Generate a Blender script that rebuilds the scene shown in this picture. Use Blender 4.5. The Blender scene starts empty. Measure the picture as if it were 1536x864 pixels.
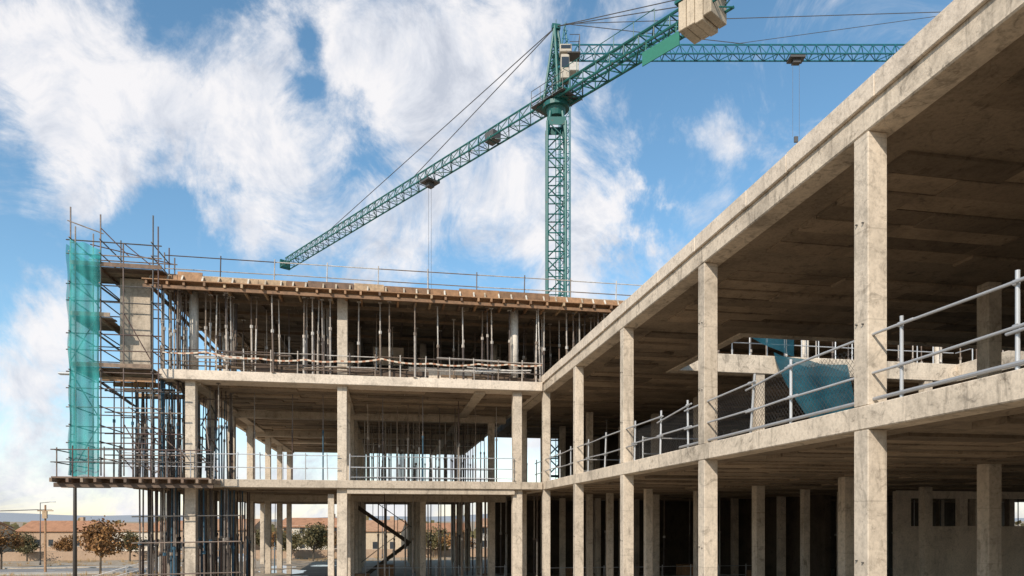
import bpy, math, random
from mathutils import Vector, Matrix
random.seed(7)
R=random.random
def U(a,b): return a+(b-a)*R()
scene=bpy.context.scene
scene.view_settings.view_transform='Standard'
scene.view_settings.look='None'
scene.view_settings.exposure=0
H=3.5
YAW=math.radians(10.26)
FW=Vector((math.sin(YAW),math.cos(YAW),0)); RT=Vector((math.cos(YAW),-math.sin(YAW),0))

# ---------------- node helpers
def newmat(name):
    m=bpy.data.materials.new(name); m.use_nodes=True
    nt=m.node_tree; b=nt.nodes['Principled BSDF']
    return m,nt,b
def N(nt,t,**kw):
    n=nt.nodes.new(t)
    for k,v in kw.items(): setattr(n,k,v)
    return n
def L(nt,a,b): nt.links.new(a,b)
def noise(nt,vec,scale,detail=6,rough=.6,dist=0):
    n=N(nt,'ShaderNodeTexNoise'); n.inputs['Scale'].default_value=scale
    n.inputs['Detail'].default_value=detail; n.inputs['Roughness'].default_value=rough
    n.inputs['Distortion'].default_value=dist
    if vec is not None: L(nt,vec,n.inputs['Vector'])
    return n.outputs['Fac']
def ramp(nt,fac,stops):
    r=N(nt,'ShaderNodeValToRGB')
    e=r.color_ramp.elements
    while len(e)<len(stops): e.new(.5)
    for i,(p,c) in enumerate(stops):
        e[i].position=p; e[i].color=(c[0],c[1],c[2],1) if not isinstance(c,(int,float)) else (c,c,c,1)
    L(nt,fac,r.inputs['Fac']); return r.outputs['Color']
def mul(nt,a,b,f=1.0):
    m=N(nt,'ShaderNodeMixRGB',blend_type='MULTIPLY'); m.inputs['Fac'].default_value=f
    L(nt,a,m.inputs['Color1']); L(nt,b,m.inputs['Color2']); return m.outputs['Color']
def mapping(nt,vec,sc):
    m=N(nt,'ShaderNodeMapping'); m.inputs['Scale'].default_value=sc
    L(nt,vec,m.inputs['Vector']); return m.outputs['Vector']
def bump(nt,h,b,strength=.3,dist=.02):
    k=N(nt,'ShaderNodeBump'); k.inputs['Strength'].default_value=strength; k.inputs['Distance'].default_value=dist
    L(nt,h,k.inputs['Height']); L(nt,k.outputs['Normal'],b.inputs['Normal'])
def sc(c,f): return tuple(x*f for x in c)

def concrete(name,c,contrast=.35,island=0.0,streak=.35,seams=False,patch=0.0):
    m,nt,b=newmat(name)
    g=N(nt,'ShaderNodeNewGeometry'); pos=g.outputs['Position']
    n1=noise(nt,pos,.9,9,.65,.4)
    col=ramp(nt,n1,[(.28,sc(c,1-contrast)),(.5,c),(.72,sc(c,1+contrast*.45))])
    n2=noise(nt,pos,2.7,10,.72,1.2)
    col=mul(nt,col,ramp(nt,n2,[(.32,1-contrast*1.2),(.45,1.0),(.7,1.06)]))
    if patch>0:      # damp / rust-brown patches
        n4=noise(nt,pos,1.5,8,.7,2.0)
        col=mul(nt,col,ramp(nt,n4,[(.33,(1-patch,1-patch*1.05,1-patch*1.1)),(.41,(1,1,1))]))
    if streak>0:
        st=noise(nt,mapping(nt,pos,(1,1,.12)),5,6,.7,.6)
        col=mul(nt,col,ramp(nt,st,[(.34,1-streak),(.46,1.0)]))
    n3=noise(nt,pos,14,6,.7)
    col=mul(nt,col,ramp(nt,n3,[(.3,.74),(.55,1.03)]))
    v=N(nt,'ShaderNodeTexVoronoi'); v.inputs['Scale'].default_value=13; L(nt,pos,v.inputs['Vector'])
    col=mul(nt,col,ramp(nt,v.outputs['Distance'],[(.04,.5),(.10,1.0)]),.7)
    if seams:
        s=N(nt,'ShaderNodeSeparateXYZ'); L(nt,pos,s.inputs[0])
        w=N(nt,'ShaderNodeMath',operation='PINGPONG'); w.inputs[1].default_value=.625
        L(nt,s.outputs['Z'],w.inputs[0])
        col=mul(nt,col,ramp(nt,w.outputs[0],[(.0,.7),(.016,1.0)]),.8)
    if island>0:
        col=mul(nt,col,ramp(nt,g.outputs['Random Per Island'],[(0,1-island),(1,1+island*.4)]))
    L(nt,col,b.inputs['Base Color']); b.inputs['Roughness'].default_value=.9
    b.inputs['Specular IOR Level'].default_value=.25
    bump(nt,n3,b,.5,.015)
    return m
def painted(name,c,rough=.55,rust=.3,metal=0,island=0.25,rustc=(.12,.05,.025)):
    m,nt,b=newmat(name)
    g=N(nt,'ShaderNodeNewGeometry'); pos=g.outputs['Position']
    n=noise(nt,pos,3.5,7,.7)
    col=ramp(nt,n,[(.35,rustc),(.35+.12*max(rust,.01)+.03,c),(1,sc(c,1.15))]) if rust>0 else ramp(nt,n,[(0,sc(c,.8)),(1,sc(c,1.15))])
    col=mul(nt,col,ramp(nt,g.outputs['Random Per Island'],[(0,1-island),(1,1+island)]))
    L(nt,col,b.inputs['Base Color']); b.inputs['Roughness'].default_value=rough; b.inputs['Metallic'].default_value=metal
    return m
def multi(name,cols,rough=.7):
    m,nt,b=newmat(name)
    g=N(nt,'ShaderNodeNewGeometry')
    r=N(nt,'ShaderNodeValToRGB'); r.color_ramp.interpolation='CONSTANT'
    e=r.color_ramp.elements
    while len(e)<len(cols): e.new(.5)
    for i,c in enumerate(cols): e[i].position=i/len(cols); e[i].color=(*c,1)
    L(nt,g.outputs['Random Per Island'],r.inputs['Fac'])
    n=noise(nt,g.outputs['Position'],5,6,.7)
    col=mul(nt,r.outputs['Color'],ramp(nt,n,[(.35,.6),(.6,1.1)]))
    L(nt,col,b.inputs['Base Color']); b.inputs['Roughness'].default_value=rough
    return m

M_con=concrete('concrete_cast',(.45,.375,.29),.36,0,.25,False,.3)
M_col=concrete('concrete_column',(.55,.465,.365),.36,.12,.28,True,.3)
M_fas=concrete('concrete_fascia',(.58,.485,.375),.48,0,.38,False,.42)
M_edge=concrete('concrete_slab_edge',(.64,.54,.43),.28,0,.15,False,.25)
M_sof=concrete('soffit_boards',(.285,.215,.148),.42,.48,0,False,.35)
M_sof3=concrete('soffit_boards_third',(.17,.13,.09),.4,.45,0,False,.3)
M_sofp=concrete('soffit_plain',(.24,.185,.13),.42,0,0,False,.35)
M_dark=concrete('concrete_shade_dark',(.09,.07,.05),.4,.1,.3)  # interior shade at the rear wall is put into this dark base colour
M_floor=concrete('screed_floor',(.34,.28,.21),.35,0,0,False,.35)
M_ply=multi('formwork_timber',[(.30,.16,.075),(.22,.12,.06),(.36,.20,.10),(.15,.09,.055),(.42,.29,.17)])
M_joist=multi('joist_timber',[(.10,.065,.04),(.14,.09,.05),(.08,.05,.03)])
M_prop=multi('prop_steel',[(.13,.09,.065),(.34,.30,.26),(.50,.46,.41),(.20,.15,.11),(.08,.06,.05),(.42,.36,.30)],.55)
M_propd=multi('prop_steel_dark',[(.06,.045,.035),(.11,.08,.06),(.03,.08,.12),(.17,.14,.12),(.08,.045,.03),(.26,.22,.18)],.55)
M_scaf=multi('scaffold_tube',[(.12,.08,.06),(.07,.065,.06),(.18,.13,.10),(.09,.05,.04),(.26,.21,.17)],.5)
M_galv=painted('galvanised_steel',(.47,.47,.47),.4,.0,.3)
M_teal=painted('crane_teal_paint',(.008,.095,.085),.5,.12,0,.2)
M_teal2=painted('crane_teal_paint_faded',(.012,.12,.155),.5,.0,0,.15)
M_steel=painted('dark_steel',(.07,.065,.06),.5,.0)
M_cw=concrete('counterweight_concrete',(.46,.38,.28),.25,.2,.3)

class Acc:
    def __init__(s): s.v=[]; s.f=[]
    def box(s,x0,x1,y0,y1,z0,z1):
        b=len(s.v)
        s.v+=[(x0,y0,z0),(x1,y0,z0),(x1,y1,z0),(x0,y1,z0),(x0,y0,z1),(x1,y0,z1),(x1,y1,z1),(x0,y1,z1)]
        s.f+=[(b,b+3,b+2,b+1),(b+4,b+5,b+6,b+7),(b,b+1,b+5,b+4),(b+1,b+2,b+6,b+5),(b+2,b+3,b+7,b+6),(b+3,b,b+4,b+7)]
    def obox(s,c,ax,ay,az,hx,hy,hz):
        b=len(s.v); c=Vector(c)
        for (i,j,k) in [(-1,-1,-1),(1,-1,-1),(1,1,-1),(-1,1,-1),(-1,-1,1),(1,-1,1),(1,1,1),(-1,1,1)]:
            s.v.append(tuple(c+ax*hx*i+ay*hy*j+az*hz*k))
        s.f+=[(b,b+3,b+2,b+1),(b+4,b+5,b+6,b+7),(b,b+1,b+5,b+4),(b+1,b+2,b+6,b+5),(b+2,b+3,b+7,b+6),(b+3,b,b+4,b+7)]
    def tube(s,p,q,r,n=6,r2=None):
        p=Vector(p); q=Vector(q); d=q-p
        if d.length<1e-5: return
        d.normalize(); r2=r if r2 is None else r2
        a=Vector((0,0,1)) if abs(d.z)<.9 else Vector((1,0,0))
        x=d.cross(a).normalized(); y=d.cross(x)
        b=len(s.v)
        for i in range(n):
            t=2*math.pi*i/n; s.v.append(tuple(p+(x*math.cos(t)+y*math.sin(t))*r))
        for i in range(n):
            t=2*math.pi*i/n; s.v.append(tuple(q+(x*math.cos(t)+y*math.sin(t))*r2))
        for i in range(n): s.f.append((b+i,b+(i+1)%n,b+n+(i+1)%n,b+n+i))
        s.f.append(tuple(b+i for i in range(n))[::-1]); s.f.append(tuple(b+n+i for i in range(n)))
    def face(s,pts):
        b=len(s.v); s.v+= [tuple(p) for p in pts]; s.f.append(tuple(range(b,b+len(pts))))
    def build(s,name,mat,parent=None,bev=0,smooth=False):
        me=bpy.data.meshes.new(name); me.from_pydata(s.v,[],s.f); me.update()
        o=bpy.data.objects.new(name,me); scene.collection.objects.link(o)
        if mat: me.materials.append(mat)
        if parent: o.parent=parent
        if bev:
            m=o.modifiers.new('bevel','BEVEL'); m.width=bev; m.segments=1; m.limit_method='ANGLE'
        if smooth:
            for p in me.polygons: p.use_smooth=True
        return o
def empty(name,loc=(0,0,0)):
    o=bpy.data.objects.new(name,None); scene.collection.objects.link(o); o.location=loc; return o

L1b,L1t=4.74,5.07
L2b,L2t=8.83,9.48
L2lb,L2lt=8.85,9.22
L3b,L3t=12.45,12.85
FY=28.5
bld=empty('unfinished_concrete_building')

a=Acc()
a.box(6.9,46,-8,45.2,L1b+.02,L1t-.01)
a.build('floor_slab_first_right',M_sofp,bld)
a=Acc(); a.box(6.5,6.9,-8,45.2,L1b,L1t); a.build('edge_beam_first',M_fas,bld,.015)
a=Acc()
a.box(6.92,46,-8,18.6,L2b+.02,L2t-.15)
a.box(6.92,10,18.6,24.0,L2b+.02,L2t-.15)
a.box(22,46,18.6,24.0,L2b+.02,L2t-.15)
a.box(6.92,46,24.0,45.2,L2b+.02,L2t-.15)
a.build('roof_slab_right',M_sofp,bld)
a=Acc(); a.box(6.5,6.92,-8,34,L2b,L2t)
a.box(10.3,21.7,23.5,24.0,L2b-.02,L2t)
a.box(21.7,22.0,18.9,24.0,L2b-.02,L2t)
a.box(10,10.3,18.9,24.0,L2b-.02,L2t)
a.box(10,22,18.6,18.9,L2b-.02,L2t)
a.build('edge_beam_roof_right',M_fas,bld,.02)
a=Acc(); y=-8
while y<34:
    l=U(1.2,2.6); a.box(6.44,6.498,y,min(y+l,34)-.015,L2t-.30+U(-.012,.012),L2t+U(-.015,.025)); y+=l
a.build('roof_edge_cast_strip',M_edge,bld,.01)
a=Acc(); a.box(-10.0,6.46,FY,58,L1b,L1t-.02); a.build('floor_slab_first_left',M_con,bld,.015)
a=Acc(); a.box(-8.5,6.46,FY,58,L2lb,L2lt); a.build('floor_slab_second_left',M_edge,bld,.015)
a=Acc(); a.box(-8.6,46,FY+.05,45,L3b,L3t); a.build('roof_slab_left',M_con,bld,.015)
a=Acc()
for X in (-7.3,-1.7,3.9):
    a.box(X-.22,X+.22,FY+.5,57.5,L2lb-.12,L2lb+.0-.002)
a.box(-8.2,6.2,36,36.5,L2lb-.35,L2lb-.003)
a.box(-9.6,6.2,36,36.5,L1b-.35,L1b-.003)
a.box(-8.2,6.2,44,44.4,L2lb-.35,L2lb-.003)
a.box(-1.5,5.3,FY+.1,FY+.5,L1b-.22,L1b-.003)
a.build('downstand_beams',M_con,bld,.01)

def soffit(name,x0,x1,y0,y1,z,skips,bw=.55,bl=2.6,hole=None,mat=None):
    a=Acc(); y=y0
    while y<y1-bw:
        if any(abs(y+bw/2-s)<.55 for s in skips): y+=bw; continue
        x=x0+U(-1.5,0)
        while x<x1:
            xa=max(x,x0); xb=min(x+bl-.012,x1)
            if xb-xa>.1 and not(hole and xb>hole[0]-.2 and xa<hole[1]+.2 and y+bw>hole[2]-.2 and y<hole[3]+.2):
                dz=U(.0,.045) if R()<.7 else U(.04,.085)
                a.box(xa,xb,y+.016,y+bw-.016,z-dz,z+.012)
            x+=bl
        y+=bw
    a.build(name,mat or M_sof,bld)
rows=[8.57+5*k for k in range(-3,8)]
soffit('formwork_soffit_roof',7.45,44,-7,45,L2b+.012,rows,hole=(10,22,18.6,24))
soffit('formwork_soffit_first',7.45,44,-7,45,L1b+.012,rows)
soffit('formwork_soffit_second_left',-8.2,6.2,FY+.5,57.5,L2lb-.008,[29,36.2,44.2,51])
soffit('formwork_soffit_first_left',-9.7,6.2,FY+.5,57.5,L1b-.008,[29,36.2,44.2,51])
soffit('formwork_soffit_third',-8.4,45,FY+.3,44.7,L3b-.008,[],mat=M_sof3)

a=Acc()
def col(X,Y,z0,z1,w=.15): a.box(X-w,X+w,Y-w,Y+w,z0,z1)
for k in range(-1,6):
    Y=8.72+5*k
    col(6.66,Y,L1t,L2b); col(6.66,Y,0,L1b)
for X in (13.5,20.5,27.5,34.5,41.5):
    for k in range(-1,8):
        Y=8.72+5*k
        if not(10<X<22 and 18.4<Y<23.2): col(X,Y,L1t,L2b+.02,.17)
        col(X,Y,0,L1b+.02,.17)
for Y in (33.6,39,44): 
    col(10,Y,0,L1b); col(10,Y,L1t,L2b)
for X,Y in ((10.2,26.2),(10.2,31),(17,26.2),(17,36),(24,31),(11.8,38),(15.2,41)): col(X,Y,0,L1b+.02,.14)
a.build('columns_right_wing',M_col,bld,.012)
a=Acc()
for k in range(-1,6):
    Y=8.72+5*k
    for z in (1.4,2.9,6.2,7.6): 
        a.tube((6.51-.03,Y-.06,z),(6.52,Y-.06,z),.011,6); a.tube((6.51-.03,Y+.07,z+.02),(6.52,Y+.07,z+.02),.011,6)
a.build('column_tie_stubs',M_steel,bld)
a=Acc()
for X in (-7.4,-1.7,5.45):
    for Y in (28.95,32.2,36.2,41,47,52,57):
        if X<0 or Y in (28.95,36.2,44,52): col(X,Y,L1t-.02,L2lb,.165 if Y>29 else .185)
        if X<0 or Y!=32.2: col(X,Y,0,L1b,.18 if Y>29 else .2)
for X in (-9.4,1.9):
    for Y in (36.2,41,47,52,57): col(X,Y,0,L1b,.15)
col(-2.15,29.1,0,L1b-.23,.12)
for X in (-1.7,): col(X,29.1,L2lt,L3b,.2)
a.build('columns_left_wing',M_col,bld,.012)
a=Acc()
for X in (-7.4,5.4,12.2,19,26,33):
    for Y in (29.3,35,41): a.tube((X,Y,L2lt),(X,Y,L3b),.17,14)
for X in (1.9,-1.7): 
    for Y in (36,42): a.tube((X,Y,L2lt),(X,Y,L3b),.17,14)
a.build('round_columns_third',concrete('concrete_pale',(.6,.54,.46),.2,.1,.3),bld,0,True)

a=Acc(); a.box(-9.95,-8.85,28.9,29.15,9.0,12.7); a.box(-9.95,-9.7,29.15,31,9.0,12.7)
a.build('end_wall_panel',M_con,bld,.01)
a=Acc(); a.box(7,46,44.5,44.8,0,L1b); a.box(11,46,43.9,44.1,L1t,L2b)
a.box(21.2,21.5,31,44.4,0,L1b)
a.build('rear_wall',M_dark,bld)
a=Acc(); 
a.box(21.5,45,26.5,26.75,0,3.2); a.box(21.5,22.2,26.5,26.75,3.2,4.4); a.box(24.6,25.0,26.5,26.75,3.2,4.4); a.box(28.2,29,26.5,26.75,3.2,4.4); a.box(21.5,45,26.5,26.75,4.4,4.735)
a.build('basement_wall_with_openings',M_edge,bld,.01)
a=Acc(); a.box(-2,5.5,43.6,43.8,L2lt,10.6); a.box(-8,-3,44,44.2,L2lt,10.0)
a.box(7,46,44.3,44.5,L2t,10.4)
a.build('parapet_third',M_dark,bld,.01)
a=Acc(); a.box(-.6,.9,35.5,35.7,11.2,12.1); a.box(1.0,4.8,FY+2.4,FY+2.55,L2lt,L2lt+.95)
a.build('blockwork_partition',M_edge,bld,.01)

a=Acc()
for i in range(13):
    a.box(-1.7+i*.24,-1.7+i*.24+.3,41,42.2,4.4-(i+1)*.17-.06,4.4-(i+1)*.17)
for i in range(11):
    a.box(1.1-i*.24,1.1-i*.24+.3,42.4,43.6,2.15-(i+1)*.18-.06,2.15-(i+1)*.18)
a.obox((-.15,41,3.2),Vector((.24,0,-.17)).normalized(),Vector((0,1,0)),Vector((.17,0,.24)).normalized(),1.9,.04,.11)
a.obox((0,42.4,1.05),Vector((.24,0,.18)).normalized(),Vector((0,1,0)),Vector((-.18,0,.24)).normalized(),1.7,.04,.11)
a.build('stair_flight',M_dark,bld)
a=Acc(); a.tube((-1.7,41,5.3),(1.5,41,3.05),.025); a.tube((-1.4,42.4,.95),(1.4,42.4,3.1),.025)
for i in range(5): a.tube((-1.4+.7*i,41,4.1-.5*i),(-1.4+.7*i,41,5.1-.5*i),.02)
a.build('stair_handrail',M_steel,bld)

a=Acc(); X=-8.6
while X<12:
    l=U(.7,2.3); a.box(X,min(X+l,12)-.015,FY-.02,FY+.048,L3b+U(-.03,.03),L3t+U(-.08,.09)); X+=l
X=-8.8
while X<12:
    a.box(X,X+.08,FY-.42-U(0,.12),FY+1.5,L3b-.16,L3b-.02); X+=U(.5,.75)
a.box(-8.9,12,FY-.38,FY-.28,L3b-.28,L3b-.165)
a.box(-8.9,12,FY-.5,FY-.02,L3b-.015,L3b+.02)
a.build('edge_formwork_timber',M_ply,bld)
a=Acc(); X=-8.7
while X<12:
    a.obox((X,FY-.16,L3b+.16),Vector((1,0,0)),Vector((0,.6,.8)).normalized(),Vector((0,-.8,.6)).normalized(),.03,.2,.025); X+=U(.45,.75)
a.build('formwork_brackets',multi('pale_timber',[(.5,.42,.32),(.4,.32,.22),(.6,.54,.44)]),bld)
a=Acc(); X=-8.8
while X<12:
    a.box(X,X+.08,FY+1.6,44,L3b-.2,L3b-.06); X+=1.9
for Y in (29.4,31,34,38): a.box(-8.4,30,Y,Y+.1,L3b-.32,L3b-.2)
a.build('formwork_joists',M_joist,bld)

# ---------------- shoring props
props=empty('steel_shoring_props')
def prop(a,X,Y,z0,z1,lean=.02,r=.027):
    dx,dy=U(-lean,lean)*(z1-z0),U(-lean,lean)*(z1-z0)
    zm=z0+(z1-z0)*U(.45,.62)
    p=Vector((X,Y,z0)); q=Vector((X+dx,Y+dy,z1)); m=p.lerp(q,(zm-z0)/(z1-z0))
    a.tube(p,m,r*1.25,7); a.tube(m,q,r*.85,6)
    a.tube(m-Vector((0,0,.06)),m+Vector((0,0,.06)),r*1.9,6)
    a.box(X-.07,X+.07,Y-.07,Y+.07,z0,z0+.012); a.box(q.x-.08,q.x+.08,q.y-.08,q.y+.08,z1-.012,z1)
a=Acc()
X=-8.3
while X<12:
    prop(a,X,FY+.05+U(-.05,.6),L2lt+.0,L3b-.17,.02,.033)
    if R()<.5: prop(a,X+U(.08,.25),FY+U(.1,.9),L2lt,L3b-.17,.04)
    X+=U(.35,1.15)
for Yr in (30.6,32.5,34.6,37.5,41):
    X=-8.2
    while X<(12 if Yr<36 else 44):
        prop(a,X,Yr+U(-.2,.2),L2lt,L3b-.17,.012); X+=U(.7,1.7)
for X in [10.4+.8*i+U(-.2,.2) for i in range(34)]: prop(a,X,FY+U(.0,.5),L2t-.15,L3b-.17,.01,.035)
for i in range(26): prop(a,U(-8.4,-7.7),U(FY+.1,FY+2.6),L2lt,L3b-.17,.02)
for i in range(12): prop(a,U(-6.6,-5.9),U(FY+.3,FY+1.6),L2lt,L3b-.17,.02)
for i in range(12): prop(a,U(-3.2,-2.2),U(FY+.3,FY+1.6),L2lt,L3b-.17,.02)
for i in range(14): prop(a,U(6,9.5),U(FY+.3,FY+2.6),L2lt,L3b-.17,.02)
a.build('props_third_storey',M_prop,props)
a=Acc()
for Yr,n in ((33,10),(36.9,14),(39,15),(42,16),(45,14)):
    for i in range(n):
        X=-1.2+6.6*(i+R()*.8)/n; prop(a,X,Yr+U(-.3,.3),L1t,L2lb,.006)
for i in range(40):
    X=U(7.5,40); prop(a,X,U(34,43),L1t,L2b,.006)
for i in range(64):
    X=U(-.5,8) if i<36 else U(8,42); prop(a,X,U(33,43),0.03,L1b,.006,.035)
a.build('props_second_storey',M_prop,props)
a=Acc()
for X in (-5.4,-3.9,-2.6,-.1,1.6,3.2): prop(a,X,FY+1.4+U(-.4,1.2),L1t,L2lb,.004,.024)
for i in range(70): prop(a,U(-10.3,-7.5),U(FY-.1,FY+4.5),L1t,L2lb-.02,.03,.026)
for i in range(14): prop(a,U(-7.4,-6.3),U(FY+.4,FY+4.5),L1t,L2lb-.02,.02,.026)
for i in range(96): prop(a,U(-9.4,-5.8),U(FY-.1,FY+4.5),0.03,L1b-.02,.012,.036)
for i in range(10): prop(a,U(-9.9,-7.4),U(FY+7,FY+25),0.03,L1b-.02,.01,.03)
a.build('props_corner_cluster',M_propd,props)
a=Acc()
for i in range(26):
    X=U(-10.2,-6.4); Y=FY+U(-.1,2.5); z=L1t+U(.1,2.6)
    a.tube((X,Y,z),(X+U(-1.2,1.2),Y+U(-.3,.3),z+U(.3,1.4)),.024)
for z in (5.9,6.7,7.5,8.3):
    a.tube((-10.3,FY-.1,z),(-7.6,FY-.1,z+.02),.026); a.tube((-10.2,FY+1.3,z),(-6.6,FY+1.3,z+.02),.026)
for z in (1.4,2.6,3.6): a.tube((-9.4,FY+.0,z),(-5.5,FY,z+.05),.026)
a.build('cross_bracing_tubes',M_scaf,props)
a=Acc()
for Y in (FY-.1,FY+1,FY+2.2,FY+3.4): a.box(-10.4,-8.55,Y,Y+.1,L2lb-.18,L2lb-.02)
a.build('head_beams',M_ply,props)

# ---------------- railings
ral=empty('edge_guard_railing')
a=Acc()
def rail(a,x0,x1,Y,z,hts,step,r=.022):
    X=x0
    while X<=x1+.01:
        a.tube((X,Y,z),(X+U(-.03,.03),Y,z+max(hts)+.1),r); X+=step
    for h in hts:
        X=x0
        while X<x1:
            xb=min(X+step*2,x1); a.tube((X,Y+.03,z+h+U(-.02,.02)),(xb+.1,Y+.03,z+h+U(-.02,.02)),r*.85); X=xb
rail(a,-8.5,14,FY+.9,L3t,(.5,1.0),2.05,.024)
a.build('roof_rails',M_prop,ral)
a=Acc()
rail(a,-9.9,-1.9,FY+.12,L1t,(.45,.95),.85,.022)
rail(a,-1.4,5.2,FY+.12,L1t,(.12,.5,.95),1.1,.022)
rail(a,-8,5.6,57.6,L1t,(.5,1.0),2,.03)
rail(a,-1.4,5.2,36.0,L1t,(.5,1.0),1.2,.03)
rail(a,-1.0,6.2,36.5,0,(.5,1.0),1.2,.025)
rail(a,8,20,35,0,(.5,1.0),1.6,.025)
a.build('first_floor_rails',M_galv,ral)
a=Acc()
rail(a,-8.4,6.4,FY+.1,L2lt,(.35,.8),1.0,.024)
for i in range(14):
    X=U(-8.3,5); l=U(1.2,3.2); z=L2lt+U(.15,.9); a.tube((X,FY+U(.05,.4),z),(min(X+l,6.5),FY+U(.05,.4),z+U(-.12,.12)),.03)
a.build('second_floor_rails',M_prop,ral)
a=Acc()
for i in range(10):
    X=-8+i*1.45+U(-.2,.2); a.box(X,min(X+U(.9,2.2),6.4),FY+.3+.03*i,FY+.33+.03*i,L2lt+U(.05,.2),L2lt+U(.24,.4))
for i in range(12):
    X=U(-7.5,5); l=U(.6,1.4); a.box(X,X+l,FY+1+U(0,2),FY+3.2,L2lt,L2lt+U(.15,.55))
a.build('stacked_boards',M_joist,ral)
def tape_mat():
    m,nt,b=newmat('barrier_tape')
    g=N(nt,'ShaderNodeNewGeometry'); s=N(nt,'ShaderNodeSeparateXYZ'); L(nt,g.outputs['Position'],s.inputs[0])
    w=N(nt,'ShaderNodeMath',operation='PINGPONG'); w.inputs[1].default_value=.14; L(nt,s.outputs['X'],w.inputs[0])
    r=ramp(nt,w.outputs[0],[(.05,(.36,.17,.09)),(.08,(.56,.47,.36))]); L(nt,r,b.inputs['Base Color']); return m
a=Acc(); X=-8.4; z=L2lt+.62
while X<6.2:
    l=U(1.2,2.0); n=6; za=L2lt+U(.5,.68)
    for j in range(n):
        t0,t1=j/n,(j+1)/n
        f=lambda t:(z+(za-z)*t)-.35*l*.25*4*t*(1-t)*.5
        a.face([(X+l*t0,FY+.0,f(t0)),(X+l*t1,FY+.0,f(t1)),(X+l*t1,FY+.0,f(t1)+.06),(X+l*t0,FY+.0,f(t0)+.06)])
    X+=l; z=za
a.build('barrier_tape',tape_mat(),ral)

gr=empty('galvanised_guard_railing')
a=Acc(); posts=[4.7,6.37,8.07,10.6,11.9,14.6,16.2,18.0,20.6,22.4,24.6,26.2,27.8,30.5]
for i,Y in enumerate(posts):
    ln=0.0 if Y<11 else U(-.18,.05)
    a.tube((6.62,Y,L1t),(6.62,Y+ln,L1t+1.08),.024,10); a.box(6.56,6.68,Y-.06,Y+.06,L1t,L1t+.01)
for i in range(len(posts)-1):
    y0,y1=posts[i],posts[i+1]
    for h in (.45,.95):
        d=U(-.03,.03); a.tube((6.58,y0-.25,L1t+h+d),(6.58,y1+.1,L1t+h+U(-.04,.03)+(-.12 if 10<y0<16 and h>.9 else 0)),.019,10)
        a.tube((6.60,y0-.02,L1t+h+d),(6.60,y0+.02,L1t+h+d),.036,8)
a.tube((6.60,3,L1t+.09),(6.60,15,L1t+.07),.028,8)
a.build('posts_and_rails',M_galv,gr,0,False)
a=Acc()
def mesh_panel(a,X,y0,y1,z0,z1,s=.095,r=.0024):
    h=z1-z0; t=y0-h
    while t<y1:
        for sg in (1,-1):
            ya,yb=t,t+h; za,zb=(z0,z1) if sg>0 else (z1,z0)
            if ya<y0: za+= (zb-za)*(y0-ya)/h; ya=y0
            if yb>y1: zb= za+(zb-za)*(y1-ya)/(yb-ya) ; yb=y1
            if yb>ya: a.tube((X,ya,za),(X,yb,zb),r,3)
        t+=s
mesh_panel(a,6.66,9.0,13.4,L1t+.05,L1t+.90,.095,.003); mesh_panel(a,6.66,14.0,18.4,L1t+.05,L1t+.86,.095,.003)
a.build('mesh_infill',M_steel,gr)
a=Acc()
for Y in (21,29): 
    rr=[8+2*i for i in range(16)]
    for X in rr: a.tube((X,Y,L1t),(X,Y,L1t+1.05),.025)
    for h in (.5,1.0): a.tube((8,Y,L1t+h),(38,Y,L1t+h),.022)
for X in [10.4+.7*i for i in range(16)]: a.tube((X,23.8,L2t),(X,23.8,L2t+1.0),.022)
for h in (.5,.95): a.tube((10.2,23.8,L2t+h),(21.8,23.8,L2t+h),.02)
for Y in [19+1.0*i for i in range(5)]: a.tube((21.9,Y,L2t),(21.9,Y,L2t+1.0),.022)
for h in (.5,.95): a.tube((21.9,18.9,L2t+h),(21.9,23.8,L2t+h),.02)
a.build('inner_rails',M_galv,gr)

# ---------------- netting
def net_mat(name,c1,c2,lo,hi):
    m,nt,b=newmat(name)
    g=N(nt,'ShaderNodeNewGeometry')
    n=noise(nt,g.outputs['Position'],1.6,6,.6)
    c=ramp(nt,n,[(.3,c1),(.7,c2)]); L(nt,c,b.inputs['Base Color']); b.inputs['Roughness'].default_value=.8
    tr=N(nt,'ShaderNodeBsdfTransparent'); tl=N(nt,'ShaderNodeBsdfTranslucent'); L(nt,c,tl.inputs['Color'])
    m1=N(nt,'ShaderNodeMixShader'); m1.inputs[0].default_value=.35; L(nt,b.outputs[0],m1.inputs[1]); L(nt,tl.outputs[0],m1.inputs[2])
    m2=N(nt,'ShaderNodeMixShader')
    f=ramp(nt,n,[(.3,hi),(.7,lo)]); L(nt,f,m2.inputs[0])
    L(nt,m1.outputs[0],m2.inputs[1]); L(nt,tr.outputs[0],m2.inputs[2])
    L(nt,m2.outputs[0],nt.nodes['Material Output'].inputs['Surface']); return m
M_net=net_mat('debris_netting_teal',(.025,.30,.30),(.06,.48,.47),.3,.5)
M_net2=net_mat('debris_netting_blue',(.006,.065,.095),(.010,.11,.15),.05,.25)
def cloth(a,fn,nu,nv):
    b=len(a.v)
    for i in range(nu+1):
        for j in range(nv+1): a.v.append(tuple(fn(i/nu,j/nv)))
    for i in range(nu):
        for j in range(nv):
            k=b+i*(nv+1)+j; a.f.append((k,k+nv+1,k+nv+2,k+1))
nt_o=empty('debris_netting')
a=Acc()
cloth(a,lambda u,v:(-11.3+1.03*u+.02*math.sin(v*9),27.85+.05*math.sin(u*17+v*3)+.04*math.sin(v*33),5.1+8.6*v-(.3*u*(v>.95))-.04*math.sin(u*9)),20,64)
cloth(a,lambda u,v:(-11.34+.04*math.sin(u*12+v*5)+.03*math.sin(v*31),27.87+2.2*u,5.1+8.4*v),14,60)
a.build('scaffold_net',M_net,nt_o,0,True)
a=Acc()
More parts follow.
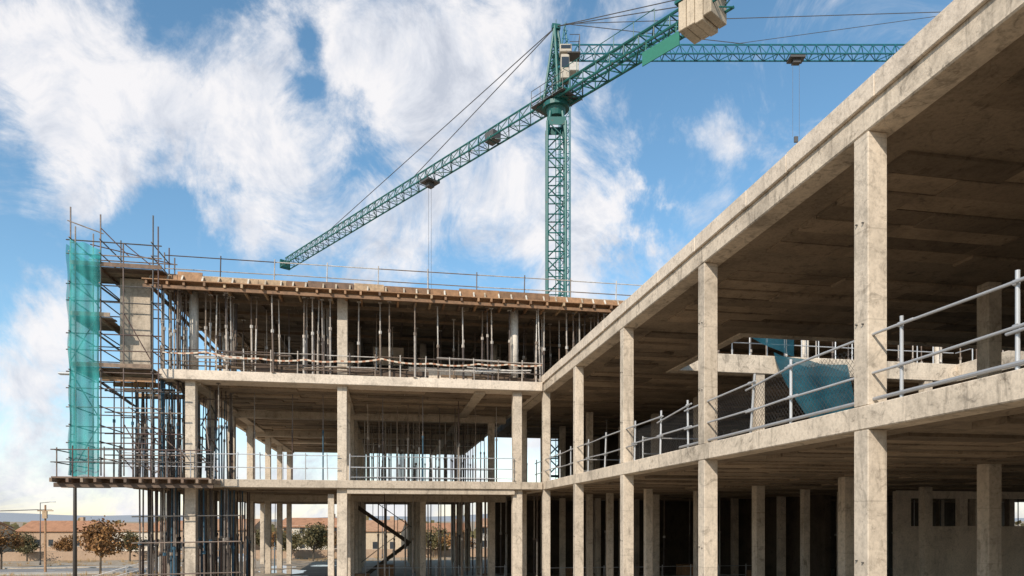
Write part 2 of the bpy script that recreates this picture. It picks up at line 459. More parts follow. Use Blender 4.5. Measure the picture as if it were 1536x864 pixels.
cloth(a,lambda u,v:(10.9+3.9*u,23.45-.15*math.sin(u*3)-.08*math.sin(u*17),L2t+.9-(.15+.7*(u**1.4))*v-.1*math.sin(u*9)),24,6)
cloth(a,lambda u,v:(13.9+2.9*u+.9*v**1.5*(1-u),23.35-.8*v+.10*math.sin(u*11+v*2),L2t+.1-.35*u-(2.45-.15*u)*v-.1*math.sin(u*3)),20,18)
a.build('draped_net',M_net2,nt_o,0,True)

# ---------------- scaffolding tower
scf=empty('scaffolding_tower')
a=Acc()
xs=[(-11.3,14.9),(-11.12,14.2),(-10.28,14.7),(-9.5,13.7),(-8.52,14.8),(-8.3,14.4)]
for Y in (28.0,30.0):
    for X,t in xs:
        a.tube((X,Y,5.1),(X+U(-.03,.03),Y,t+(U(-.5,-.1) if Y>29 else 0)),.026,7)
zs=[5.7,6.3,6.9,7.6,8.3,8.9,9.7,10.3,11.5,12.1,13.2,13.7]
for z in zs:
    for Y in (28.0,30.0): a.tube((-11.45,Y,z),(-8.2,Y,z+U(-.03,.03)),.023)
    for X in (-11.3,-10.28,-8.52): a.tube((X,27.85,z+.05),(X,30.15,z+.05),.023)
a.tube((-11.4,28,14.4),(-10.2,28,14.0),.022); a.tube((-10.28,28,14.2),(-9.3,28,13.2),.022); a.tube((-11.4,30,14.3),(-8.3,30,13.7),.022); 
for z0,z1 in ((5.2,8.9),(9.3,12.6)):
    a.tube((-11.3,28.03,z0),(-10.28,28.03,z0+1.9),.02); a.tube((-10.28,28.03,z0+1.9),(-11.3,28.03,z1),.02)
    a.tube((-8.52,28.03,z0),(-9.5,28.03,z0+1.8),.02)
a.tube((-9.5,28.02,13.7),(-8.52,28.02,12.9),.02)
for i in range(9): 
    z=5.3+i*1.0; a.tube((-8.52,28,z),(-8.3,28,z),.018); a.tube((-11.3,28,z+.3),(-11.12,28,z+.3),.018)
for X in [-11.55+.52*i for i in range(11)]: a.tube((X,27.5,5.0),(X,27.5,6.15+U(-.1,.1)),.022)
for h in (5.55,6.0): a.tube((-11.75,27.5,h),(-6.3,27.5,h+.05),.022)
for h in (5.55,6.0): a.tube((-11.65,27.5,h),(-11.65,31,h),.022)
a.build('tubes',M_scaf,scf)
a=Acc()
for z,x1 in ((12.75,-8.2),(10.9,-9.97),(9.05,-8.55)):
    for j in range(8): a.box(-11.3+U(0,.12),x1+U(-.1,.1),28.02+j*.235,28.02+j*.235+.22,z,z+.045)
    for X in (-11.2,-10.35): a.box(X,X+.08,28,30,z-.1,z-.003)
    a.box(-11.3,x1,27.96,28.0,z+.05,z+.2)
for z in (12.25,10.3,8.5): a.obox((-10.5,30.2,z),Vector((.8,0,-.6)),Vector((0,1,0)),Vector((.6,0,.8)),.75,.35,.03)
for j in range(12): a.box(-11.75+U(0,.2),-6.3+U(-.3,.1),27.35+j*.26,27.35+j*.26+.24,4.97,5.03)
for X in [-11.6+.48*i for i in range(12)]: a.box(X,X+.09,27.2-U(0,.2),30.6,4.82,4.965)
a.box(-11.7,-10.05,28.2,28.3,4.66,4.815); a.box(-11.7,-6.3,27.6,27.7,4.66,4.815)
a.build('platform_boards',multi('scaffold_boards',[(.16,.10,.065),(.22,.15,.10),(.12,.08,.055),(.27,.2,.14)]),scf)

# ---------------- cranes
def lattice(a,p,q,w,h,n,tri=True,rc=.06,rb=.035,up=Vector((0,0,1))):
    p=Vector(p); q=Vector(q); d=(q-p).normalized(); s=d.cross(up).normalized(); u=s.cross(d).normalized()
    if tri: offs=[s*w/2,-s*w/2,u*h]
    else: offs=[s*w/2-u*h/2,-s*w/2-u*h/2,-s*w/2+u*h/2,s*w/2+u*h/2]
    for o in offs: a.tube(p+o,q+o,rc,6)
    m=len(offs)
    for k in range(n):
        t0=k/n; t1=(k+1)/n; A=p.lerp(q,t0); B=p.lerp(q,t1); C=p.lerp(q,(t0+t1)/2)
        for i in range(m):
            o1=offs[i]; o2=offs[(i+1)%m]
            if tri and i>0:
                top,bot=(o2,o1) if i==1 else (o1,o2)
                a.tube(A+bot,C+top,rb,5); a.tube(C+top,B+bot,rb,5)
            else:
                a.tube(A+o1,A+o2,rb,5)
                if k%2==0: a.tube(A+o1,B+o2,rb,5)
                else: a.tube(A+o2,B+o1,rb,5)
cr=empty('tower_crane',(12.0,48.64,0))
def cb(acc,name,mat,par,**k):
    loc=par.location
    acc.v=[(v[0]-loc.x,v[1]-loc.y,v[2]) for v in acc.v]
    return acc.build(name,mat,par,**k)
C0=Vector((12.0,48.64,0)); jd=Vector((-.533,.846,0)); jd.normalize(); js=Vector((jd.y,-jd.x,0)); Z0=33.2; UP=Vector((0,0,1))
a=Acc(); lattice(a,C0,C0+UP*31.6,1.3,1.3,24,False,.10,.05,up=FW)
a.tube(C0+RT*.28-FW*.55,C0+RT*.28-FW*.55+UP*31,.03,5); a.tube(C0-RT*.05-FW*.55,C0-RT*.05-FW*.55+UP*31,.03,5)
for i in range(80): a.tube(C0+RT*.28-FW*.55+UP*(i*.38),C0-RT*.05-FW*.55+UP*(i*.38),.014,4)
cb(a,'mast',M_teal,cr)
a=Acc()
a.tube(C0+UP*32.2,C0+UP*32.75,.55,16,.72); a.tube(C0+UP*32.75,C0+UP*33.05,.95,18)
a.obox(C0+UP*33.12,jd,js,UP,1.2,.75,.06)
for s in(-1,1):
    for t in(-1,1): a.tube(C0+RT*.65*s+FW*.65*t+UP*30.6,C0+RT*.42*s+FW*.42*t+UP*32.4,.10)
    a.obox(C0+UP*31.6+RT*.66*s,FW,RT,UP,.66,.02,.28); a.obox(C0+UP*31.6+FW*.66*s,RT,FW,UP,.66,.02,.28)
cb(a,'slewing_ring',M_teal,cr)
a=Acc()
ap=C0+UP*38.7
for sx in (-1,1):
    a.tube(C0+jd*.75+js*.55*sx+UP*33.2,ap+js*.14*sx,.10); a.tube(C0-jd*.75+js*.55*sx+UP*33.2,ap+js*.14*sx,.10)
for i in range(7):
    t0=i/7.5; t1=(i+1)/7.5
    def pt(sj,sx,t): return (C0+jd*.75*sj+js*.55*sx+UP*33.2).lerp(ap+js*.14*sx,t)
    for sx in (-1,1): a.tube(pt(1,sx,t0),pt(-1,sx,t1),.045); a.tube(pt(1,sx,t1),pt(-1,sx,t1),.045)
    for sj in (-1,1): a.tube(pt(sj,1,t0),pt(sj,-1,t1),.045); a.tube(pt(sj,1,t1),pt(sj,-1,t1),.045)
a.box(ap.x-.3,ap.x+.3,ap.y-.15,ap.y+.15,ap.z-.2,ap.z+.12); a.tube(ap,ap+UP*.5,.03)
cb(a,'tower_head',M_teal,cr)
a=Acc(); lattice(a,C0+jd*.8+UP*Z0,C0+jd*44.3+UP*Z0,1.15,1.15,36,True,.07,.036)
a.obox(C0+jd*44.4+UP*(Z0+.4),jd,js,UP,.12,.6,.5)
cb(a,'jib',M_teal,cr)
a=Acc(); cd=-jd
lattice(a,C0+cd*.8+UP*(Z0+.25),C0+cd*13.6+UP*(Z0+.25),1.3,.75,11,False,.085,.045)
for s in (-.66,.66):
    a.tube(C0+cd*1+js*s+UP*(Z0+1.6),C0+cd*9+js*s+UP*(Z0+1.6),.025)
    for i in range(6): a.tube(C0+cd*(1+1.6*i)+js*s+UP*(Z0+.6),C0+cd*(1+1.6*i)+js*s+UP*(Z0+1.6),.025)
cb(a,'counter_jib',M_teal,cr)
a=Acc()
for i in range(4): a.obox(C0+cd*(11.1+.56*i)+UP*(Z0-.0+(i%2)*.08),cd,js,UP,.255,.85,.85+(.1 if i in(1,2) else 0))
cb(a,'counterweight_blocks',M_cw,cr,bev=.03)
a=Acc(); a.obox(C0+cd*12+UP*(Z0+1.1),cd,js,UP,1.5,.75,.08); cb(a,'counterweight_frame',M_teal,cr)
a=Acc(); a.obox(C0+cd*9.5-js*.74+UP*(Z0-1.15),cd,js,UP,1.35,.03,.42)
a.tube(C0+cd*8.4-js*.74+UP*(Z0-.75),C0+cd*8.4-js*.68+UP*(Z0-.1),.03); a.tube(C0+cd*10.6-js*.74+UP*(Z0-.75),C0+cd*10.6-js*.68+UP*(Z0-.1),.03)
cb(a,'side_panel',painted('panel_green',(.02,.15,.10),.6,0),cr)
a=Acc()
a.tube(ap,C0+jd*33.6+UP*(Z0+1.15),.035,5); a.tube(ap,C0+jd*17.9+UP*(Z0+1.15),.035,5)
for s in (-.4,.4): a.tube(ap,C0+cd*11+js*s+UP*(Z0+1.3),.03,5)
tz=C0+jd*15.3
for s in (-.2,.2): a.tube(tz+jd*s+UP*(Z0-.3),tz+jd*s+UP*21,.012,4)
a.tube(C0+jd*1+UP*(Z0+.1),C0+jd*43.5+UP*(Z0+.1),.015,4)
cb(a,'cables',M_steel,cr)
a=Acc(); a.obox(tz+UP*(Z0-.2),jd,js,UP,.6,.65,.08); a.obox(tz+UP*(Z0-.45),jd,js,UP,.25,.3,.18)
a.obox(C0+jd*6.9+UP*(Z0+.35),jd,js,UP,.5,.4,.35); a.obox(tz+UP*20.8,jd,js,UP,.15,.1,.25)
for s in(-.5,.5):
    for t in(-.6,.6): a.tube(tz+jd*s+js*(t-.06)+UP*(Z0+.02),tz+jd*s+js*(t+.06)+UP*(Z0+.02),.1,10)
cb(a,'trolley_and_hook',M_steel,cr)
a=Acc(); q=C0+RT*.55-FW*1.0
a.obox(q+UP*35.0,RT,FW,UP,.30,.40,.85); a.obox(q+UP*36.3+RT*.05,RT,FW,UP,.42,.35,.28); cb(a,'operator_cab',painted('cab_paint',(.33,.29,.23),.5,.3),cr,bev=.05)
a=Acc(); a.obox(q+UP*35.25,RT,FW,UP,.25,.42,.36); a.obox(q+UP*36.35+RT*.05,RT,FW,UP,.34,.37,.12); cb(a,'cab_windows',painted('cab_glass',(.03,.04,.05),.1,0),cr)
a=Acc()
for s in (-1,1):
    for z in (33.3,33.8,34.3): a.tube(C0+jd*1.5+js*s*1.0+UP*z,C0-jd*1.7+js*s*1.0+UP*z,.022)
    for t in (-1.6,-.6,.6,1.5): a.tube(C0+jd*t+js*s*1.0+UP*33.1,C0+jd*t+js*s*1.0+UP*34.3,.022)
a.obox(C0+UP*33.19,jd,js,UP,1.6,1.0,.02)
for z in (35.9,36.6,37.1):
    a.tube(q+UP*z+RT*.3-FW*.5,q+UP*z+RT*1.0-FW*.5,.022); a.tube(q+UP*z+RT*1.0-FW*.5,q+UP*z+RT*1.0+FW*.5,.022)
a.tube(q+UP*35.9+RT*1.0-FW*.5,q+UP*37.1+RT*1.0-FW*.5,.022); a.obox(q+UP*35.88+RT*.6,RT,FW,UP,.45,.5,.03)
cb(a,'service_platform',M_steel,cr)

D0=Vector((18.9,72.8,0)); cr2=empty('tower_crane',D0)
a=Acc(); lattice(a,D0,D0+UP*51.5,1.1,1.1,34,False,.08,.042,up=FW); cb(a,'mast',M_teal2,cr2)
jr=RT.copy(); fw=FW.copy()
a=Acc(); lattice(a,D0+jr*.8+UP*53.0,D0+jr*47+UP*53.0,1.2,1.35,38,True,.085,.045)
cb(a,'jib',M_teal2,cr2)
a=Acc(); ap2=D0+UP*56.6
for s in(-.5,.5):
    for t in (-.5,.5): a.tube(D0+jr*s+fw*t+UP*52.5,ap2,.08)
for i in range(4):
    z=52.8+i; k=.5*(1-i/4.4)
    a.tube(D0-jr*k-fw*k+UP*z,D0+jr*k-fw*k+UP*(z+.9),.04); a.tube(D0-jr*k-fw*k+UP*z,D0+jr*k-fw*k+UP*z,.04)
a.tube(D0+UP*51.5,D0+UP*52.4,.9,16); a.obox(D0+UP*52.45,jr,fw,UP,1.3,1.3,.07)
a.obox(D0+jr*45+UP*55.9,jr,fw,UP,.08,.3,2.2)
cb(a,'tower_head',M_teal2,cr2)
a=Acc(); a.obox(D0+jr*.9-fw*1.0+UP*51.3,jr,fw,UP,.5,.6,.7); a.obox(D0+fw*1.5+UP*53,jr,fw,UP,.6,1.5,.6)
cb(a,'machinery_and_cab',painted('cab_paint_b',(.36,.34,.30),.5,.3),cr2,bev=.05)
a=Acc()
a.tube(ap2,D0+jr*20+UP*54.35,.04,5); a.tube(ap2,D0+jr*45+UP*58,.04,5); a.tube(D0+jr*18+UP*54.4,D0+jr*45+UP*58.1,.03,5)
t2=D0+jr*24.8
for s in(-.35,.35): a.tube(t2+jr*s+UP*52.8,t2+jr*s+UP*44.5,.018,4)
cb(a,'cables',M_steel,cr2)
a=Acc(); a.obox(t2+UP*52.8,jr,fw,UP,.8,.6,.12); a.obox(t2+UP*52.5,jr,fw,UP,.4,.3,.2); a.obox(t2+UP*44.2,jr,fw,UP,.2,.1,.3)
cb(a,'trolley_and_hook',M_steel,cr2)

# ---------------- terrain
def sstep(t): t=max(0,min(1,t)); return t*t*(3-2*t)
def gz(x,y):
    return -2.5*max(sstep((y-60)/18), sstep((-12.6-x)/12))
ax=sorted(set([-3000,-1800,-1000,-600,-350,-220,-160,-120]+[-100+4*i for i in range(12)]+[-54+1.5*i for i in range(44)]+[14+6*i for i in range(15)]+[130,200,350,600,1000,1800,3000]))
ay=sorted(set([-300,-150,-80,-40,-20,0,10]+[20+1.5*i for i in range(60)]+[112+8*i for i in range(12)]+[230,280,350,450,600,900,1400,2200,3500]))
a=Acc()
for i,x in enumerate(ax):
    for j,y in enumerate(ay): a.v.append((x,y,gz(x,y)))
n=len(ay)
for i in range(len(ax)-1):
    for j in range(n-1): a.f.append((i*n+j,(i+1)*n+j,(i+1)*n+j+1,i*n+j+1))
m,nt,b=newmat('dry_earth_and_grass')
g=N(nt,'ShaderNodeNewGeometry'); pos=g.outputs['Position']
n1=noise(nt,pos,.12,8,.65); n2=noise(nt,pos,3,8,.75)
c=ramp(nt,n1,[(.35,(.34,.26,.17)),(.48,(.36,.29,.21)),(.6,(.30,.19,.09)),(.75,(.18,.15,.07))])
c=mul(nt,c,ramp(nt,n2,[(.3,.6),(.65,1.2)])); L(nt,c,b.inputs['Base Color']); b.inputs['Roughness'].default_value=1; bump(nt,n2,b,.8,.1)
a.build('ground',m,None,0,True)
a=Acc(); a.box(-10,46,2,58,.0-.1,.03); a.build('ground_floor_screed',M_floor,bld)
m,nt,b=newmat('puddle_water'); b.inputs['Base Color'].default_value=(.10,.075,.05,1); b.inputs['Roughness'].default_value=.05
g=N(nt,'ShaderNodeNewGeometry'); bump(nt,noise(nt,g.outputs['Position'],2,3),b,.12,.02)
def puddle(cx,cy,rx,ry):
    a=Acc(); P=[]
    ph=[U(0,6) for _ in range(4)]
    for i in range(48):
        t=2*math.pi*i/48; r=1+.26*math.sin(2*t+ph[0])+.18*math.sin(3*t+ph[1])+.12*math.sin(5*t+ph[2])+.06*math.sin(9*t+ph[3])
        P.append((cx+rx*r*math.cos(t),cy+ry*r*math.sin(t),.036))
    a.face(P); a.build('puddle',m)
puddle(-6.6,48.5,1.2,2.2); puddle(-5.2,43.5,.7,1.0); puddle(-7.6,53,1.3,1.2); puddle(-4.6,54,1.0,.8); puddle(-4.2,40.5,.5,.8)

m,nt,b=newmat('asphalt_road'); g=N(nt,'ShaderNodeNewGeometry'); n2=noise(nt,g.outputs['Position'],2,8,.7)
L(nt,ramp(nt,n2,[(.3,(.17,.155,.14)),(.7,(.27,.25,.22))]),b.inputs['Base Color']); b.inputs['Roughness'].default_value=.85
a=Acc(); zr=-2.5+.006; a.face([(-400,86,zr),(400,86,zr),(400,94,zr),(-400,94,zr)]); a.build('road',m)
a=Acc(); a.box(-400,400,84,85.85,-2.6,-2.38); a.box(-400,400,94.15,96,-2.6,-2.38)
a.build('pavement',concrete('paving',(.42,.38,.32),.2,0,0))
a=Acc(); a.box(-400,400,85.85,86,-2.6,-2.36); a.box(-400,400,94,94.15,-2.6,-2.36); a.build('kerb',M_con)
a=Acc()
for i in range(100): x=-200+4*i; a.face([(x,89.93,zr+.004),(x+2,89.93,zr+.004),(x+2,90.07,zr+.004),(x,90.07,zr+.004)])
a.build('road_marking',painted('white_road_paint',(.75,.75,.72),.7,0))

M_roofs=[concrete('terracotta_tiles',(.40,.20,.11),.3,.05,.2),concrete('terracotta_tiles_b',(.42,.24,.14),.3,.05,.2)]
M_walls=[concrete('render_wall',(.50,.40,.28),.15,0,.2),concrete('render_wall_b',(.40,.28,.19),.15,0,.2),concrete('render_wall_c',(.58,.52,.43),.12,0,.2)]
M_win=painted('window_dark',(.03,.035,.04),.15,0)
def house(lat,Z,w,d,h,rh,i):
    p=FW*Z+RT*lat; e=empty('terraced_house',(p.x,p.y,-2.5)); e.rotation_euler=(0,0,-YAW+U(-.05,.05))
    a=Acc(); a.box(-w/2,w/2,-d/2,d/2,0,h)
    a.face([(-w/2,-d/2,h),(-w/2,0,h+rh),(-w/2,d/2,h)]); a.face([(w/2,-d/2,h),(w/2,d/2,h),(w/2,0,h+rh)])
    a.build('walls',M_walls[i%3],e)
    a=Acc(); o=.4
    a.face([(-w/2-.2,-d/2-o,h-.15),(w/2+.2,-d/2-o,h-.15),(w/2+.2,0,h+rh),(-w/2-.2,0,h+rh)])
    a.face([(-w/2-.2,d/2+o,h-.15),(-w/2-.2,0,h+rh),(w/2+.2,0,h+rh),(w/2+.2,d/2+o,h-.15)])
    r=a.build('roof',M_roofs[i%2],e); md=r.modifiers.new('s','SOLIDIFY'); md.thickness=.15
    a=Acc(); a.box(w*.2,w*.2+.7,.2,.9,h+.2,h+rh+.7); a.build('chimney',M_walls[1],e)
    a=Acc(); k=int(w/2.4)
    for s in range(k):
        x=-w/2+w*(s+.5)/k
        for z in (1.0,3.5):
            if z+1.2<h: a.box(x-.45,x+.45,-d/2-.03,-d/2+.05,z,z+1.2)
    a.box(-w/2+.5,-w/2+1.4,-d/2-.04,-d/2+.05,0,2.1)
    a.build('windows_and_door',M_win,e)
    a=Acc()
    for s in range(k):
        x=-w/2+w*(s+.5)/k
        for z in (1.0,3.5):
            if z+1.2<h: a.box(x-.55,x+.55,-d/2-.1,-d/2-.035,z-.1,z)
    a.build('window_sills',M_walls[2],e)
i=0; lat=-140
while lat<20:
    w=U(8,13); house(lat+w/2,U(118,146),w,9,U(3.9,5.3),U(1.2,1.8),i); i+=1; lat+=w+(U(-.2,2) if R()<.8 else U(3,6))
a=Acc(); a.box(-160,40,112,112.25,-2.5,-1.2); a.build('garden_wall',M_walls[1])

def street_lamp(x,y,h,arm,head=.7):
    z=gz(x,y); e=empty('street_lamp',(x,y,z)); a=Acc()
    a.tube((0,0,0),(0,0,h),.08,10,.045); a.tube((0,0,0),(0,0,.6),.12,10,.1); a.tube((0,0,h-.05),(arm,0,h+.08),.035,8)
    a.build('pole',M_steel,e,0,True)
    a=Acc(); a.obox((arm+head/2*(1 if arm>0 else -1)*.8,0,h+.1),Vector((1,0,0)),Vector((0,1,0)),UP,head/2,.12,.05); a.build('lamp_head',M_galv,e,.03)
street_lamp(-11.75,29.5,9.0,-.12,.5)
for lat,Z in ((-62,92),(-51,115),(-58.5,75),(-20,108)):
    p=FW*Z+RT*lat; street_lamp(p.x,p.y,8.2,1.2)
p=FW*78+RT*(-52); a=Acc(); e=empty('utility_pole',(p.x,p.y,gz(p.x,p.y)))
a.tube((0,0,0),(0,0,7.6),.14,8,.1); a.box(-.8,.8,-.06,.06,6.9,7.02); a.box(-.18,.28,-.35,-.1,6.1,6.9); a.build('pole_and_crossarm',M_ply,e)
a=Acc()
for s in (-.7,0,.7):
    P=[Vector((p.x-60,p.y-8,6.5)),Vector((p.x+s,p.y,gz(p.x,p.y)+7.1))]
    for k in range(12):
        f=lambda t:P[0].lerp(P[1],t)-UP*1.2*4*t*(1-t)
        a.tube(f(k/12),f((k+1)/12),.02,4)
a.build('overhead_wires',M_steel)
fe=empty('roadside_fence'); a=Acc()
pts=[Vector((-34+2.0*i,50+1.1*i*.4,0)) for i in range(13)]
for q in pts: q.z=gz(q.x,q.y)
for q in pts: a.tube(q,q+UP*1.3,.04)
for q,w_ in zip(pts[:-1],pts[1:]):
    for h in (.35,.75,1.2): a.tube(q+UP*h,w_+UP*h,.025)
a.build('posts_and_rails',M_galv,fe)
def car(lat,Z,c):
    p=FW*Z+RT*lat; e=empty('parked_car',(p.x,p.y,-2.5)); e.rotation_euler=(0,0,U(-.1,.1))
    prof=[(-2.1,.35),(-2.15,.8),(-1.9,.95),(-1.2,1.0),(-.7,1.42),(.7,1.45),(1.35,1.0),(2.0,.88),(2.15,.6),(2.1,.35)]
    a=Acc(); n=len(prof)
    for s in (-.85,.85):
        for x,z in prof: a.v.append((x,s*(.82 if z>1.2 else 1),z))
    for k in range(n): a.f.append((k,(k+1)%n,n+(k+1)%n,n+k))
    a.f.append(tuple(range(n))); a.f.append(tuple(range(2*n-1,n-1,-1)))
    a.build('body',painted('car_paint',c,.3,0),e,.04)
    a=Acc()
    for s in (-1,1): a.face([(-.95,s*.80,1.05),(1.1,s*.80,1.05),(.65,s*.72,1.38),(-.65,s*.72,1.38)])
    a.build('windows',M_win,e)
    a=Acc()
    for x in (-1.35,1.35):
        for s in (-1,1): a.tube((x,s*.68,.32),(x,s*.88,.32),.32,16)
    a.build('wheels',M_steel,e)
car(-41,92.5,(.03,.03,.035)); car(-36,91.5,(.4,.4,.4))

def leafmat(name,cols):
    m,nt,b=newmat(name); g=N(nt,'ShaderNodeNewGeometry')
    r=ramp(nt,g.outputs['Random Per Island'],[(i/(len(cols)-1),c) for i,c in enumerate(cols)])
    L(nt,r,b.inputs['Base Color']); b.inputs['Roughness'].default_value=.8
    return m
M_aut=leafmat('autumn_leaves',[(.07,.04,.016),(.26,.12,.03),(.17,.075,.025),(.33,.17,.05)])
M_grn=leafmat('olive_leaves',[(.05,.045,.015),(.12,.10,.035),(.075,.065,.025),(.17,.12,.04)])
M_bark=concrete('bark',(.11,.085,.06),.3,0,.2)
def tree(x,y,h,cw,mat,nl=3200,name='autumn_tree'):
    z=gz(x,y); e=empty(name,(x,y,z)); a=Acc(); th=h*.32
    a.tube((0,0,0),(.05,0,th),.13,8,.09); tips=[]
    for i in range(12):
        t=U(0,6.28); el=U(.35,1.35); l=h*U(.3,.6); d=Vector((math.cos(t)*math.cos(el)*cw/h*1.3,math.sin(t)*math.cos(el)*cw/h*1.3,math.sin(el)))
        s=Vector((.05,0,th*U(.75,1.0))); q=s+d*l; a.tube(s,q,.055,6,.018); tips+= [q,s.lerp(q,.7)]
        for k in range(3):
            q2=s.lerp(q,U(.4,.9)); q3=q2+Vector((U(-1,1),U(-1,1),U(0,1)))*cw*.2; a.tube(q2,q3,.02,5,.008); tips.append(q3)
    a.build('trunk_and_limbs',M_bark,e)
    a=Acc()
    for i in range(nl):
        c=random.choice(tips); p=c+Vector((random.gauss(0,1),random.gauss(0,1),random.gauss(0,.8)))*cw*.095
        if p.z<th*.7: continue
        u=Vector((U(-1,1),U(-1,1),U(-1,1))).normalized(); v=u.cross(Vector((U(-1,1),U(-1,1),U(-1,1)))).normalized(); s=U(.07,.18)*max(cw/3.5,.8)
        a.face([p-u*s,p+v*s*.6,p+u*s,p-v*s*.6])
    a.build('foliage',mat,e)
def TP(lat,Z): q=FW*Z+RT*lat; return q.x,q.y
for lat,Z,h,cw,mt in ((-44.7,76,7.2,4.6,M_aut),(-61.3,84,7.0,3.8,M_aut),(-69.3,100,4.2,3.5,M_grn),(-66,104,4,3,M_aut),(-54.6,100,5,3.6,M_grn),(-33.2,104,5.2,4,M_grn),(-37.6,112,5,4,M_aut),(-28.4,100,6,4.4,M_grn),(-28.4,108,6,4,M_aut),(-41.8,116,5,4,M_grn),(-12.4,110,5,5,M_grn),(-7.8,105,5,4,M_aut)):
    x,y=TP(lat,Z); tree(x,y,h,cw,mt)
a=Acc()
for i in range(1100):
    if R()<.75: x=U(-75,-14); y=U(44,84)
    else: x=U(-90,30); y=U(97,118)
    z=gz(x,y); h=U(.15,.7)
    for k in range(9):
        dx,dy=U(-.4,.4),U(-.4,.4); a.face([(x+dx*.4-.03,y+dy*.4,z-.02),(x+dx*.4+.03,y+dy*.4,z-.02),(x+dx,y+dy,z+h*U(.6,1.2))])
a.build('dry_grass_tufts',leafmat('dry_grass',[(.20,.13,.06),(.36,.24,.11),(.27,.16,.07),(.42,.31,.17)]))
a=Acc(); 
for i in range(5000):
    x=U(-420,420); y=U(190,260); p=Vector((x,y,-2.5+abs(random.gauss(0,1))*2.2+.3*math.sin(x*.2)))
    u=Vector((U(-1,1),U(-.3,.3),U(-1,1))).normalized(); v=u.cross(Vector((0,1,0))).normalized(); s=U(.6,1.5); a.face([p-u*s,p+v*s,p+u*s,p-v*s])
a.build('distant_treeline',M_grn)
a=Acc(); n=80
for i in range(n+1):
    x=-2600+5200*i/n; h=5+6*math.sin(i*.31)+4*math.sin(i*.83+1)
    a.v+=[(x,1900,-3),(x,2150,h+8),(x,2600,-3)]
for i in range(n): 
    k=3*i; a.f+=[(k,k+3,k+4,k+1),(k+1,k+4,k+5,k+2)]
a.build('hills',painted('hill_earth',(.30,.31,.32),.9,0),None,0,True)

a=Acc()
for i in range(16):
    x,y=U(-2,30),U(33,43); s=U(.3,1.0); a.box(x,x+s,y,y+s*U(.5,1),.035,.035+U(.2,1.0))
a.build('stacked_building_materials',M_ply)

# ---------------- sun, world
S=Vector((-.60,-.80,0)).normalized(); EL=math.radians(34)
sd=Vector((S.x*math.cos(EL),S.y*math.cos(EL),math.sin(EL)))
l=bpy.data.lights.new('sun','SUN'); l.energy=4.9; l.angle=math.radians(.5); l.color=(1,.91,.79)
o=bpy.data.objects.new('sun',l); scene.collection.objects.link(o); o.rotation_euler=(-sd).to_track_quat('-Z','Y').to_euler()
w=bpy.data.worlds.new('World'); scene.world=w; w.use_nodes=True; nt=w.node_tree; nt.nodes.clear()
w.cycles.sampling_method='MANUAL'; w.cycles.sample_map_resolution=256
out=N(nt,'ShaderNodeOutputWorld')
sky=N(nt,'ShaderNodeTexSky',sky_type='NISHITA'); sky.sun_disc=False; sky.sun_elevation=EL; sky.sun_rotation=math.atan2(S.x,S.y)%(2*math.pi)
sky.air_density=1.0; sky.dust_density=.3; sky.ozone_density=1.6
hs=N(nt,'ShaderNodeHueSaturation'); hs.inputs['Hue'].default_value=.488; hs.inputs['Saturation'].default_value=1.12; hs.inputs['Value'].default_value=1.22; L(nt,sky.outputs[0],hs.inputs['Color'])
bg1=N(nt,'ShaderNodeBackground'); bg1.inputs['Strength'].default_value=.15; L(nt,hs.outputs[0],bg1.inputs['Color'])
tc=N(nt,'ShaderNodeTexCoord'); nrm=N(nt,'ShaderNodeVectorMath',operation='NORMALIZE'); L(nt,tc.outputs['Generated'],nrm.inputs[0]); dv=nrm.outputs[0]
nz=N(nt,'ShaderNodeTexNoise'); nz.inputs['Scale'].default_value=5.5; nz.inputs['Detail'].default_value=7; nz.inputs['Roughness'].default_value=.6; L(nt,dv,nz.inputs['Vector'])
sb=N(nt,'ShaderNodeVectorMath',operation='SUBTRACT'); L(nt,nz.outputs['Color'],sb.inputs[0]); sb.inputs[1].default_value=(.5,.5,.5)
sm=N(nt,'ShaderNodeVectorMath',operation='SCALE'); sm.inputs['Scale'].default_value=.26; L(nt,sb.outputs[0],sm.inputs[0])
ad=N(nt,'ShaderNodeVectorMath',operation='ADD'); L(nt,dv,ad.inputs[0]); L(nt,sm.outputs[0],ad.inputs[1]); dd=ad.outputs[0]
sz=N(nt,'ShaderNodeSeparateXYZ'); L(nt,dv,sz.inputs[0])
hz=N(nt,'ShaderNodeMapRange',interpolation_type='SMOOTHSTEP'); hz.inputs['From Min'].default_value=.26; hz.inputs['From Max'].default_value=-.02; hz.inputs['To Min'].default_value=0; hz.inputs['To Max'].default_value=.62; L(nt,sz.outputs['Z'],hz.inputs['Value'])
acc=hz.outputs[0]
def blob(px,py,r,amp):
    global acc
    v=FW+RT*((px-768)/1050)+UP*((779-py)/1050); k=v.length; v.normalize()
    d=N(nt,'ShaderNodeVectorMath',operation='DISTANCE'); L(nt,dd,d.inputs[0]); d.inputs[1].default_value=v
    mr=N(nt,'ShaderNodeMapRange',interpolation_type='SMOOTHSTEP'); rr=r/1050/k
    mr.inputs['From Min'].default_value=rr; mr.inputs['From Max'].default_value=0; mr.inputs['To Min'].default_value=0; mr.inputs['To Max'].default_value=amp
    L(nt,d.outputs['Value'],mr.inputs['Value'])
    s=N(nt,'ShaderNodeMath',operation='ADD'); L(nt,acc,s.inputs[0]); L(nt,mr.outputs[0],s.inputs[1]); acc=s.outputs[0]
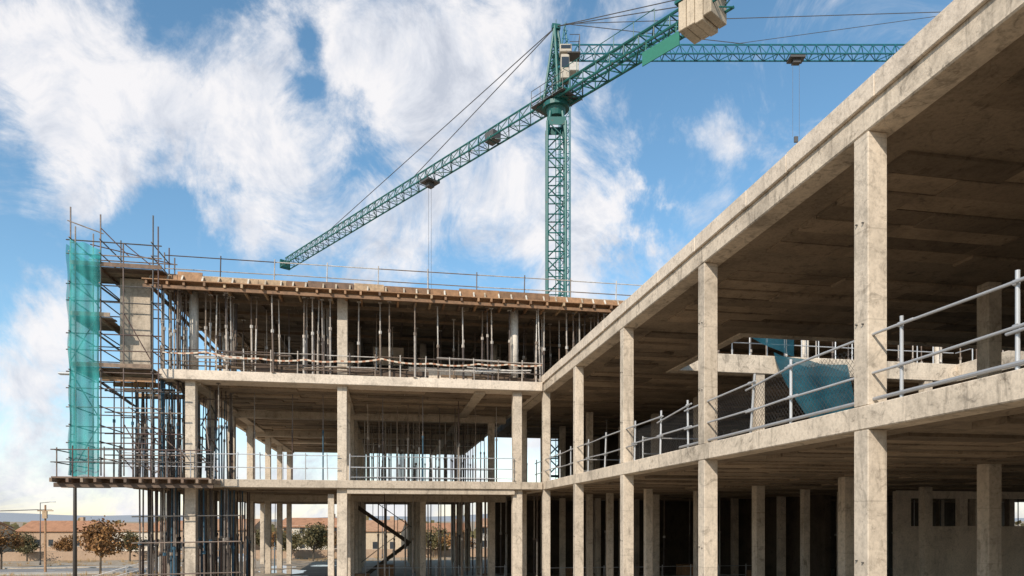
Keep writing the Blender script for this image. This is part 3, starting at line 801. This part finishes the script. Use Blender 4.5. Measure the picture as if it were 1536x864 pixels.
for q in ((20,60,240,.55),(190,120,230,.55),(330,200,200,.55),(60,230,140,.4),(420,250,190,.5),(390,330,120,.3),(600,130,170,.5),(700,90,160,.4),(800,130,170,.4),(890,190,140,.4),
          (640,300,190,.42),(760,330,190,.45),(870,400,180,.6),(540,400,140,.35),(570,5,170,.45),(420,10,110,.35),(750,-30,200,.45),(900,40,110,.3),(70,465,90,.65),(35,545,110,.65),(1105,195,80,.6),(1205,205,65,.5),(935,325,70,.6),(975,352,55,.5),(-200,100,300,.4),
          (-700,300,500,.4),(2300,300,500,.35),
          (490,90,85,-.5),(210,330,100,-.35),(60,350,90,-.3),(525,235,70,-.35),(1200,300,230,-.25)): blob(*q)
fb=noise(nt,dv,7.5,13,.66,.6)
s1=N(nt,'ShaderNodeMath',operation='MULTIPLY_ADD'); L(nt,fb,s1.inputs[0]); s1.inputs[1].default_value=2.8; s1.inputs[2].default_value=-1.40
s2=N(nt,'ShaderNodeMath',operation='ADD'); L(nt,s1.outputs[0],s2.inputs[0]); L(nt,acc,s2.inputs[1])
cf=N(nt,'ShaderNodeMapRange',interpolation_type='SMOOTHSTEP'); cf.inputs['From Min'].default_value=.0; cf.inputs['From Max'].default_value=.85; cf.inputs['To Max'].default_value=.96; L(nt,s2.outputs[0],cf.inputs['Value'])
sh=noise(nt,dv,9,10,.64,.5)
cc=ramp(nt,sh,[(.34,(.58,.62,.71)),(.47,(.80,.82,.88)),(.57,(.97,.95,.96))])
bg2=N(nt,'ShaderNodeBackground'); L(nt,cc,bg2.inputs['Color']); bg2.inputs['Strength'].default_value=1.0
mx=N(nt,'ShaderNodeMixShader'); L(nt,cf.outputs[0],mx.inputs[0]); L(nt,bg1.outputs[0],mx.inputs[1]); L(nt,bg2.outputs[0],mx.inputs[2]); L(nt,mx.outputs[0],out.inputs[0])

cam=bpy.data.cameras.new('camera'); co=bpy.data.objects.new('camera',cam); scene.collection.objects.link(co)
cam.sensor_width=36; cam.lens=36*1050/1536; cam.shift_y=347/1536; cam.clip_end=6000
co.location=(0,0,H); co.rotation_euler=(math.radians(90),0,-YAW); scene.camera=co
